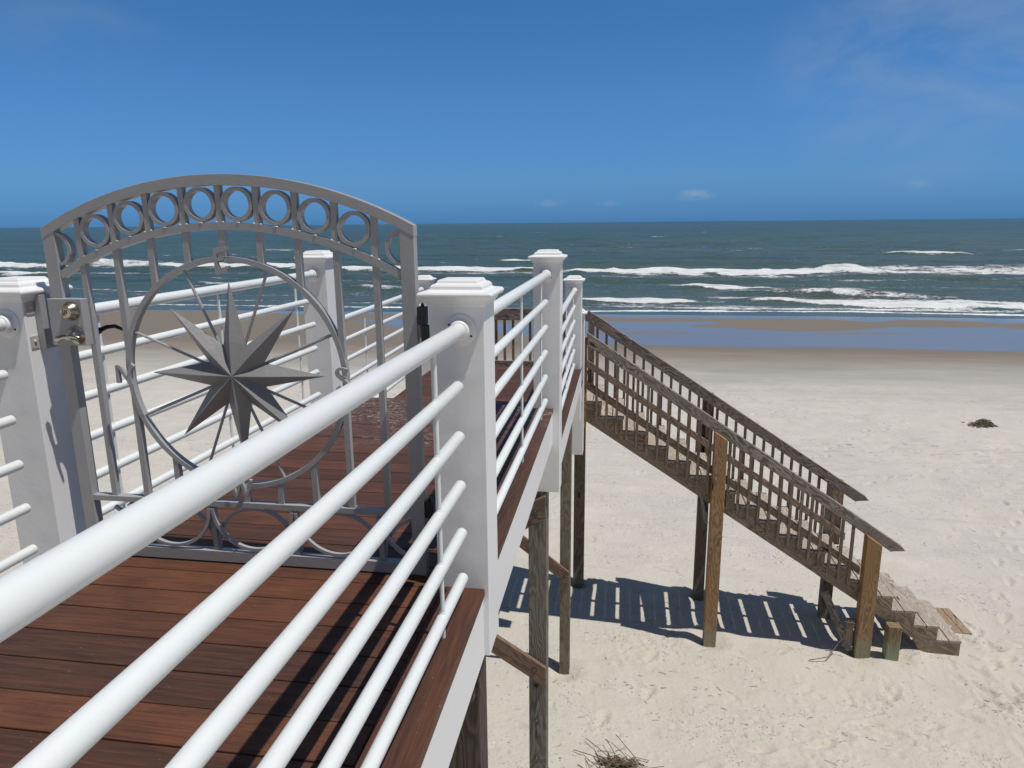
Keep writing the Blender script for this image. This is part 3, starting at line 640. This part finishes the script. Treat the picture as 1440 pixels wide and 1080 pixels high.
for i in (-1, 0, 1):
    cx = GX + .018 + i * U
    mb = MB(); mb.ribbon(ringpts(cx, .224, ur, 180, 360, 30, False), .012, GY0 + .001, GY0 + .015); mb.build('lower_arc', GREY, gate)
    mb = MB(); mb.ribbon(ringpts(cx, .062, ur, 0, 180, 30, False), .012, GY0 + .021, GY0 + .035); mb.build('upper_arc', GREY, gate)
for s_ in (-1, 1):
    cx = GX + .018 + s_ * 2 * U; a = (180, 252) if s_ > 0 else (300, 360)
    mb = MB(); mb.ribbon(ringpts(cx, .224, ur, a[0], a[1], 16, False), .012, GY0 + .001, GY0 + .015); mb.build('lower_arc', GREY, gate)
    a = (108, 180) if s_ > 0 else (0, 60)
    mb = MB(); mb.ribbon(ringpts(cx, .062, ur, a[0], a[1], 16, False), .012, GY0 + .021, GY0 + .035); mb.build('upper_arc', GREY, gate)
for i in (-1.5, -.5, .5, 1.5):
    mb = MB(); mb.box(GX + .018 + i * U - .009, GX + .018 + i * U + .009, gy0 + .004, gy1 + .004, .046, .235); mb.build('lower_post', GREY, gate)
for k in range(8):
    a = math.radians(22.5 + 45 * k); mb = MB(); c, s_ = math.cos(a), math.sin(a)
    mb.tube([(RC[0] + .10 * c, 2.33, RC[1] + .10 * s_), (RC[0] + (RR - .006) * c, 2.33, RC[1] + (RR - .006) * s_)], .0055, 8, cap=None); mb.build('spoke', GREY, gate)
# eight-pointed faceted star
mb = MB(); SY = 2.325; cxs, czs = RC[0] + .014, RC[1] + .010
for side, yb, hgt in ((-1, SY, .047),):
    vs = [(cxs, yb - hgt, czs)]; 
    for k in range(8):
        a = math.radians(90 + 45 * k); b_ = a + math.radians(22.5)
        vs.append((cxs + .338 * math.cos(a), yb - .006, czs + .338 * math.sin(a)))           # tip
        vs.append((cxs + .125 * math.cos(a), yb - .040, czs + .125 * math.sin(a)))            # ridge
        vs.append((cxs + .116 * math.cos(b_), yb - .004, czs + .116 * math.sin(b_)))          # valley
    fs = []
    for k in range(8):
        t_, r_, v_ = 1 + 3 * k, 2 + 3 * k, 3 + 3 * k; pv = 3 + 3 * ((k - 1) % 8)
        fs += [(t_, r_, v_), (t_, pv, r_), (0, v_, r_), (0, r_, pv)]
    m0 = len(vs); vs.append((cxs, yb + .02, czs))
    for k in range(8):
        t_, v_ = 1 + 3 * k, 3 + 3 * k; pv = 3 + 3 * ((k - 1) % 8); fs += [(t_, v_, m0), (t_, m0, pv)]
    mb.add(vs, fs)
mb.build('star', STARM, gate, bevel=.001)
LS = 1 / 5800
def letter(cx, cz, polys=(), strokes=()):
    m = MB(); y0 = GY0 - .020
    for p in polys: m.prism([(cx + (x) * LS, cz - (y) * LS) for x, y in p], y0, y0 + .013)
    for i, (p, ws) in enumerate(strokes):
        # smooth the stroke
        P = [Vector(q) for q in p]; Q = []; Wd = []
        for j in range(len(P) - 1):
            p0 = P[max(j - 1, 0)]; p1 = P[j]; p2 = P[j + 1]; p3 = P[min(j + 2, len(P) - 1)]
            for t in np.linspace(0, 1, 6)[:-1]:
                Q.append(.5 * ((2 * p1) + (p2 - p0) * t + (2 * p0 - 5 * p1 + 4 * p2 - p3) * t * t + (3 * p1 - p0 - 3 * p2 + p3) * t ** 3)); Wd.append((ws[j] * (1 - t) + ws[j + 1] * t) * LS)
        Q.append(P[-1]); Wd.append(ws[-1] * LS)
        m.ribbon([(cx + q.x * LS, cz - q.y * LS) for q in Q], .01, y0 - .0012 * i, y0 + .013 - .0012 * i, widths=Wd)
    m.box(cx - .008, cx + .008, y0 + .010, GY0 + .01, cz - .006, cz + .006)
    return m.build('compass_letter', GREY, gate)
E = [(-130, -240), (50, -280), (190, -290), (165, -205), (130, -175), (40, -175), (-30, -140), (-60, -125), (-60, -68), (-50, -60), (90, -70), (70, -8), (-20, 8), (-60, 15), (-50, 80), (-22, 155), (60, 150), (130, 110), (190, 105), (140, 215), (30, 235), (-40, 255), (-115, 285)]
letter(RC[0] + .002, RC[1] + RR - .004, polys=[E[::-1]])
letter(RC[0] - RR, RC[1] + .004, strokes=[([(-150, -180), (-160, -40), (-165, 190)], (80, 70, 85)), ([(-190, -165), (-100, -160), (20, 40), (110, 190)], (40, 70, 70, 60)), ([(110, 195), (120, 20), (150, -110), (225, -215)], (110, 85, 90, 95))])
letter(RC[0] + RR, RC[1] + .004, strokes=[([(110, -185), (-20, -225), (-105, -185), (-105, -95), (-20, -20), (75, 60), (110, 140), (40, 215), (-60, 215), (-120, 160)], (75, 55, 60, 62, 66, 66, 60, 58, 55, 80))])
letter(RC[0], RC[1] - RR, strokes=[([(-240, -200), (-205, 0), (-130, 210)], (60, 75, 40)), ([(-135, 205), (-60, 0), (0, -150)], (40, 50, 30)), ([(0, -160), (45, 0), (100, 210)], (60, 75, 40)), ([(95, 205), (175, 0), (230, -215)], (40, 60, 60))])
# lock case with deadbolt and levers
mb = MB(); mb.box(GX - .684, GX - .548, GY0 - .028, GY1 + .004, .848, 1.018); lock = mb.build('lock_case', GREY, gate, bevel=.002)
xl = GX - .590
mb = MB(); mb.lathe((xl, GY0 - .028, .974), (0, -1, 0), [(.0, 0), (.034, .0005), (.034, .006), (.030, .012), (.025, .024), (.0225, .030), (.012, .031), (.0115, .028)], 36); db = mb.build('deadbolt', NICKEL, lock)
mb = MB(); mb.box(xl - .0015, xl + .0015, GY0 - .0605, GY0 - .0585, .967, .981); mb.build('keyway', BLACK, db)
zl = .886
mb = MB(); mb.lathe((xl + .008, GY0 - .028, zl), (0, -1, 0), [(.0, 0), (.034, .0005), (.034, .006), (.028, .012), (.020, .016), (.014, .022), (.0125, .045), (.0, .046)], 36)
mb.tube([(xl + .008, GY0 - .068, zl), (xl - .008, GY0 - .070, zl + .001), (xl - .022, GY0 - .072, zl - .004), (xl - .036, GY0 - .070, zl - .008)], [.010, .009, .010, .013], 16)
mb.tube([(xl + .008, GY0 - .068, zl), (xl + .025, GY0 - .072, zl + .004), (xl + .048, GY0 - .066, zl - .004)], [.010, .008, .006], 16); mb.build('lever_handle', NICKEL, lock)
mb = MB(); mb.lathe((xl + .008, GY1 + .004, zl), (0, 1, 0), [(.0, 0), (.032, .0005), (.032, .006), (.013, .014), (.0125, .045), (0, .046)], 28)
mb.tube([(xl + .008, GY1 + .045, zl), (xl + .04, GY1 + .05, zl + .014), (xl + .075, GY1 + .05, zl + .018), (xl + .112, GY1 + .048, zl + .004), (xl + .125, GY1 + .048, zl)], [.010, .008, .0075, .006, .003], 14); mb.build('back_lever_handle', DARKM, lock)
# hinges on the right
for zc in (.966, .262):
    mb = MB(); mb.box(GX + hw + .001, GX + hw + .031, GY0 + .003, GY1 - .003, zc - .030, zc + .030); hg = mb.build('hinge', DARKM, gate, bevel=.001)
    mb = MB(); mb.lathe((GX + hw + .016, 2.334, zc + .030), (0, 0, 1), [(.006, 0), (.006, .006), (.003, .012)], 10); mb.build('hinge_pin', BLACK, hg)
    mb = MB(); mb.box(GX + hw + .012, -.6262, GY0 + .001, GY1 - .001, zc - .098, zc - .033); mb.build('hinge_block', DARKM, hg, bevel=.001)
mb = MB(); mb.prism([(GX + hw + .0005, .88), (GX + hw + .011, .90), (GX + hw + .011, .935), (GX + hw + .0005, .935)], GY0 + .012, GY1 - .012); mb.build('hinge_gusset', GREY, gate)
# strike channel on the left post
st = thing('strike_channel', (-2.11, 2.34, .84), 'grey steel strike channel screwed to the left gate post', 'gate strike')
mb = MB(); mb.box(-2.127, -2.100, 2.300, 2.352, .832, 1.03); mb.build('channel', GREY, st, bevel=.0015)
for zc in (.985, .86):
    mb = MB(); mb.box(-2.1285, -2.1255, 2.262, 2.298, zc - .022, zc + .022); mb.tube([(-2.126, 2.28, zc + .003), (-2.1215, 2.28, zc + .003)], .006, 8); mb.build('bracket', STEEL, st)

# ------------------------------------------------------------------ timber piles and braces
def pile(x0, x1, y0, y1, zt, zb, mat, label, bolts=()):
    o = beam('timber_pile', ((x0 + x1) / 2, (y0 + y1) / 2, zb), ((x0 + x1) / 2, (y0 + y1) / 2, zt), x1 - x0, y1 - y0, mat, None, up=(0, 1, 0), bevel=.006)
    tag(o, label, 'pile', 'timber piles under the boardwalk')
    for z in bolts:
        c = Vector(((x0 + x1) / 2 - .01, y0 - .001, z)); b = MB(); b.lathe(c, (0, -1, 0), [(.021, 0), (.021, .004), (.019, .005)], 18); b.lathe(c + Vector((0, -.004, 0)), (0, -1, 0), [(.010, 0), (.010, .02), (.008, .023)], 6, False)
        bo = b.build('bolt', STEELD, None); place(bo, W[bo.name], o)
    return o
W_BENT = [(2.30, 2.44, -.645, -.505, -.05 - .22, -2.0, W_DARKP), (4.76, 4.90, -.635, -.497, -.62, 0, W_PILE), (8.15, 8.31, -.70, -.565, -1.06, 0, W_PILE2)]
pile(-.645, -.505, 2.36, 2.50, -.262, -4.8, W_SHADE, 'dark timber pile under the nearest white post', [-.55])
pile(-.637, -.500, 4.80, 4.94, -.62, -4.8, W_PILE, 'grey green bolted timber pile under the second white post', [-2.22, -2.52, -2.86])
pile(-.690, -.560, 8.20, 8.33, -1.06, -4.8, W_PILE2, 'tan timber pile under the third white post', [-1.8])
pile(-.665, -.50, 10.42, 10.58, -1.10, -4.9, W_DARKP, 'dark brown timber pile at the top of the stairs', [])
for i, (xx, yy, zt, lb) in enumerate(((-2.22, 2.43, -.262, 'timber pile under the left gate post'), (-2.16, 4.87, -.62, 'left pile under the second pair of white posts'), (-2.30, 8.27, -1.06, 'left pile under the third pair of white posts'), (-2.3, 10.5, -1.1, 'left pile under the stair landing'))):
    pile(xx - .07, xx + .07, yy - .07, yy + .07, zt, -4.8, W_DARKP, lb)
def brace(p0, p1, y, label, hh=.14, mat=None, bolts=()):
    a_ = math.atan2(p1[1] - p0[1], p1[0] - p0[0]); v = hh / math.cos(a_) / 2
    t = xprism('cross_brace', [(p0[0], p0[1] - v), (p1[0], p1[1] - v), (p1[0], p1[1] + v), (p0[0], p0[1] + v)], y - .019, y + .019, mat or W_BRACE, None, a_, .004); tag(t, label, 'brace', 'diagonal timber braces between piles')
    for bx, bz in bolts:
        b = MB(); b.lathe((bx, y - .02, bz), (0, -1, 0), [(.021, 0), (.021, .004)], 18); b.lathe((bx, y - .024, bz), (0, -1, 0), [(.010, 0), (.010, .02)], 6, False)
        bo = b.build('bolt', STEELD, None); place(bo, W[bo.name], t)
    return t
brace((-2.3, -.98), (-.503, -2.115), 4.775, 'reddish brace running down to the grey green pile', bolts=[(-.59, -2.05)])
brace((-2.2, -1.66), (-.503, -.716), 4.736, 'upper dark brace bolted near the top of the grey green pile', mat=W_DARKP, hh=.16, bolts=[(-.575, -.745)])
brace((-2.3, -1.74), (-.575, -3.10), 8.175, 'tan brace running down to the third pile', hh=.15, bolts=[(-.63, -3.04)])
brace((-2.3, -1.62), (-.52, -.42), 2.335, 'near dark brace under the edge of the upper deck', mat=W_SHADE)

# ------------------------------------------------------------------ stair landing
lan = thing('stair_landing', (-1.4, 9.5, -1.1), 'weathered timber landing with balustrade at the head of the stairs', 'landing')
LZ = -.87
mb = MB(); y = 8.63
while y < 10.28:
    mb.box(-2.40, -.47, y, y + .138, LZ - .035, LZ + random.uniform(-.001, .001)); y += .1435
mb.build('floor_boards', IPE_X, lan, bevel=.003)
mb = MB(); mb.box(-.515, -.475, 8.96, 10.27, LZ - .25, LZ - .037); mb.build('rim_joist', W_STAIR, lan)
mb = MB(); mb.box(-2.4, -.52, 10.275, 10.315, LZ - .28, LZ + .01); mb.build('rim_joist', W_RAIL, lan)
mb = MB(); mb.box(-2.4, -.52, 8.63, 8.67, LZ - .24, LZ - .04); mb.build('rim_joist', WHITE, lan)
beam('handrail', (-2.42, 10.335, -.045), (-.49, 10.335, -.045), .04, .175, W_RAIL, lan)
beam('bottom_rail', (-2.42, 10.335, -.79), (-.49, 10.335, -.79), .04, .09, W_RAIL, lan)
x = -2.36
while x < -.5:
    beam('baluster', (x, 10.375, -1.0), (x, 10.375, -.02), .036, .036, W_STAIR, lan, up=(0, 1, 0), bevel=.002); x += .128
beam('corner_post', (-2.36, 10.42, -1.1), (-2.36, 10.42, -.06), .09, .09, W_STAIR, lan, up=(0, 1, 0))
beam('corner_post', (-.455, 9.185, -1.40), (-.455, 9.185, -.19), .045, .085, W_POST, lan, up=(0, 1, 0))
beam('corner_post', (-.50, 9.22, -1.45), (-.50, 9.22, -.03), .05, .09, W_STAIR, lan, up=(0, 1, 0))
beam('short_rail', (-.475, 8.98, -.06), (-.475, 9.17, -.06), .04, .14, W_RAIL, lan)
beam('corner_post', (-.43, 10.40, -1.40), (-.43, 10.40, -.06), .09, .09, W_STAIR, lan, up=(0, 1, 0))

# ------------------------------------------------------------------ beach stairs
sta = thing('beach_stairs', (4.5, 9.7, -4.42), 'long weathered wooden staircase running down to the sand', 'stairs')
NX, NZ, RUN, RISE = -.233, -1.064, .2995, .1953
YN, YF = 9.20, 10.25
SLP = RISE / RUN; ANG = -math.atan(SLP)
def noseline(x): return NZ - SLP * (x - NX)
def stringer(y0, y1):
    pts = []
    x = NX - RUN - .02; z = NZ + RISE - .037
    top = [(-.472, NZ - .037)]
    for k in range(17):
        xk = NX + RUN * k; zk = NZ - RISE * k - .037
        if k: top.append((NX + RUN * (k - 1) - .012, zk))
        top.append((xk - .012, zk))
    top.append((NX + RUN * 16 - .012, -4.50))
    bot = [(4.12, -4.50), (3.95, noseline(3.95) - .40), (-.472, noseline(-.472) - .40)]
    pts = top + bot
    return xprism('stringer', pts[::-1], y0, y1, W_STAIR, sta, ANG, bevel=0)
stringer(YN + .004, YN + .042); stringer(YF - .042, YF - .004); stringer(9.70, 9.74)
for k in range(17):
    xk = NX + RUN * k; zk = NZ - RISE * k; xb = xk - .311; ye = YF + (0 if k < 12 else .02)
    if k == 0: xb = -.47
    M = Matrix.Translation(((xk + xb) / 2, (YN + YF) / 2, zk)) @ Matrix.Rotation(math.pi / 2, 4, 'Z')
    mb = MB(); xm = (xk + xb) / 2; j = random.uniform(-.008, .008)
    mb.box(xb, xm - .006, YN + .006 + j * .3, ye + j * .3, zk - .035, zk); mb.box(xm + .006, xk, YN + .006 - j * .3, ye - j * .3, zk - .035, zk + .0015)
    tr = mb.build('tread', W_TREAD, sta, M=M, bevel=.003)
# handrails: near and far
def handrail(xa, za, xb, zb, y0, y1, hh, name='handrail', tip=True):
    dx = xb - xa; sl_ = (zb - za) / dx; v = hh * math.sqrt(1 + sl_ * sl_)
    z_tip = zb - .01; x_low = xb - (v - .045) / abs(sl_) * .82
    pts = [(xa, za - v), (x_low - .03, za + sl_ * (x_low - .03 - xa) - v), (xb - .17, zb - .035), (xb - .005, zb - .022), (xb - .06, zb + .058 - .015), (xb - .10, za + sl_ * (xb - .10 - xa)), (xa, za)]
    return xprism(name, pts, y0, y1, W_RAIL, sta, math.atan(sl_), bevel=.004)
handrail(-.43, -.115, 3.69, -2.871, 9.085, 9.165, .135)
handrail(-.49, .052, 3.57, -2.63, 10.185, 10.2485, .14)
def sideboard(x0, x1, zf, hh, y0, y1, mat=W_STAIR):
    pts = [(x0, zf(x0) - hh), (x1, zf(x1) - hh), (x1, zf(x1)), (x0, zf(x0))]
    return xprism('lower_rail', pts, y0, y1, mat, sta, ANG)
nt_ = lambda x: -.115 - .669 * (x + .43); ft_ = lambda x: .052 - .6606 * (x + .49)
sideboard(-.43, 3.20, lambda x: nt_(x) - .665, .112, 9.2035, 9.2395)
sideboard(-.49, 3.30, lambda x: ft_(x) - .73, .112, 10.213, 10.249)
def balusters(xa, xb, f, y, step, bottom):
    x = xa
    while x < xb:
        beam('baluster', (x, y, bottom(x) + random.uniform(-.008, .008)), (x + random.uniform(-.003, .003), y, f(x) - .055), .036, .0355, W_STAIR, sta, up=(0, 1, 0), bevel=.0015); x += step
balusters(-.30, 3.12, nt_, 9.1845, .1345, lambda x: noseline(x) - .285)
balusters(-.34, 3.05, ft_, 10.2685, .1345, lambda x: noseline(x) - .28)
def stairpost(x, y, zt, zb, mat, w=.16, d=.14, name='newel_post', sl=0.):
    return xprism(name, [(x - w / 2, zb), (x + w / 2, zb), (x + w / 2, zt - sl * w / 2), (x - w / 2, zt + sl * w / 2)], y - d / 2, y + d / 2, mat, sta, math.pi / 2, .006)
stairpost(1.307, 9.094, nt_(1.307) - .150, -4.75, W_POST, .165, .14, sl=.669)
stairpost(3.285, 9.094, nt_(3.285) - .150, -4.80, W_POST, .19, .14, sl=.669)
stairpost(1.285, 10.37, ft_(1.285) - .06, -4.75, W_DARKP, .155)
stairpost(3.17, 10.36, ft_(3.17) - .06, -3.40, W_STAIR, .165)
stairpost(3.05, 10.02, -3.55, -4.8, W_DARKP, .15, name='support_post')
stairpost(3.64, 9.06, -3.93, -4.75, W_STUB, .165, name='stub_post')
beam('knee_brace', (1.19, 9.19, -2.62), (1.19, 10.36, -2.36), .038, .20, W_RAIL, sta)
beam('knee_brace', (2.80, 9.30, -3.62), (3.14, 9.14, -4.38), .09, .14, W_RAIL, sta, up=(0, 1, 0))
beam('knee_brace', (3.12, 9.12, -4.30), (3.12, 9.12, -3.92), .09, .05, W_STAIR, sta, up=(0, 1, 0))
bt = MB(); bt.tube([(3.02, 9.05, -3.93), (3.16, 9.04, -3.94)], .008, 10); bt.build('bolt', STEELD, sta)

def gz(x, y):
    X, Y = np.meshgrid([x, x + .03], [y, y + .03]); return float(ground_z(X, Y)[0, 0])
# loose board beyond the last step
lb = thing('half_buried_board', (4.87, 10.15, -4.36), 'tan plank step half buried in sand beyond the last stair tread', 'plank')
for xx in (4.80, 4.92):
    beam('plank', (xx + .03, 9.86, gz(4.87, 9.9) - .004), (xx - .01, 10.52, gz(4.87, 10.5) + .004), .112, .036, W_PLANK, lb)

# ------------------------------------------------------------------ beach debris
def twigpile(name, c, n, rad, hgt, ln, label, mat, r=(.003, .006), long=()):
    mb = MB()
    for i in range(n):
        a = random.uniform(0, 6.28); rr = rad * abs(random.gauss(0, .45)); x = c[0] + rr * math.cos(a) * 1.5; y = c[1] + rr * math.sin(a)
        z = c[2] + hgt * math.exp(-(rr / rad * 1.6) ** 2) * random.random(); th = random.gauss(-.35, .7); L = ln * random.uniform(.3, 1)
        d = Vector((math.cos(th), math.sin(th), random.uniform(-.12, .12))); p = Vector((x, y, z)); b = d.cross(Vector((0, 0, 1))) * random.uniform(-.06, .06)
        mb.tube([p - d * L / 2, p + b * L, p + d * L / 2 + b * .3 * L], random.uniform(*r), 4, cap=None)
    for p, q in long: mb.tube([p, [(p[k] + q[k]) / 2 + (.01 if k == 2 else 0) for k in range(3)], q], .0045, 5, cap=None)
    return tag(mb.build(name, mat, None, loc=c), label, name.replace('_', ' ').split()[0] + ' pile' if 'twig' in name else 'seaweed')
TWIG = mat_wood('dry_twigs', (.17, .125, .085), (.30, .24, .17), (.05, .035, .025), knots=False)
WEED = mat_wood('dry_seaweed', (.19, .155, .11), (.34, .29, .22), (.06, .045, .03), knots=False)
z = gz(.13, 6.55)
twigpile('twig_pile', (.13, 6.50, z + .01), 200, .24, .10, .24, 'tangled pile of dry brown twigs on the sand at the bottom edge', TWIG,
         long=[((-.28, 6.90, z + .03), (.05, 6.5, z + .09)), ((.05, 6.92, z + .10), (.38, 6.45, z + .05)), ((-.40, 6.70, z + .03), (-.02, 6.55, z + .05)), ((-.05, 6.85, z + .08), (.06, 6.6, z + .08))])
z = gz(10.5, 21.9)
twigpile('seaweed_clump', (10.55, 21.85, z + .005), 420, .27, .20, .18, 'dark clump of dried seaweed on the open sand at the right', WEED, r=(.006, .013))
z = gz(3.0, 8.9)
mb = MB(); mb.tube([(2.55, 8.80, z + .02), (2.8, 8.86, z + .05), (3.0, 9.0, z + .25), (3.06, 9.04, z + .45)], .006, 5, cap=None); mb.tube([(3.0, 9.0, z + .05), (3.1, 8.95, z + .2), (3.02, 8.98, z + .42)], .004, 5, cap=None)
tag(mb.build('dry_branch', TWIG, None, loc=(2.8, 8.9, z)), 'thin dry branch leaning on the foot of the stair post', 'branch')
# reed bits, shell crumbs: uncountable
mb = MB()
for i in range(210):
    y = 6.5 + abs(random.gauss(0, 4)); x = random.uniform(-.8, .62 * y + 1.5); 
    if i % 2 == 0: x, y = random.choice(((1.5, 7.8), (.6, 8.2), (4.8, 8.1), (6.2, 8.4), (2.6, 7.5))); x += random.gauss(0, .35); y += random.gauss(0, .22)
    z = gz(x, y) + .004; th = random.gauss(-.3, .6); L = random.uniform(.02, .09) * (1.5 if i % 9 == 0 else 1)
    d = Vector((math.cos(th), math.sin(th), 0)); p = Vector((x, y, z)); mb.tube([p, p + d * L * .5 + Vector((0, 0, .006)), p + d * L], random.uniform(.001, .003), 4, cap=None)
tag(mb.build('reed_litter', TWIG, None, loc=(2, 8, -4.4)), 'scattered bits of dry reed lying on the sand', 'beach litter', kind='stuff')
mb = MB()
for i in range(520):
    y = 6.3 + abs(random.gauss(0, 3.2)); x = random.uniform(-.9, .62 * y + 1.2); z = gz(x, y); s_ = random.uniform(.004, .012)
    mb.lathe((x, y, z - .001), (0, 0, 1), [(s_, 0), (s_ * .8, s_ * .35), (s_ * .2, s_ * .55)], 6, False)
SHELL = mat_paint('shell', (.72, .64, .54), .6, .1, dirtcol=(.6, .35, .2))
tag(mb.build('shell_crumbs', SHELL, None, loc=(2, 8, -4.4)), 'tiny pale shell fragments sprinkled on the near sand', 'shells', kind='stuff')
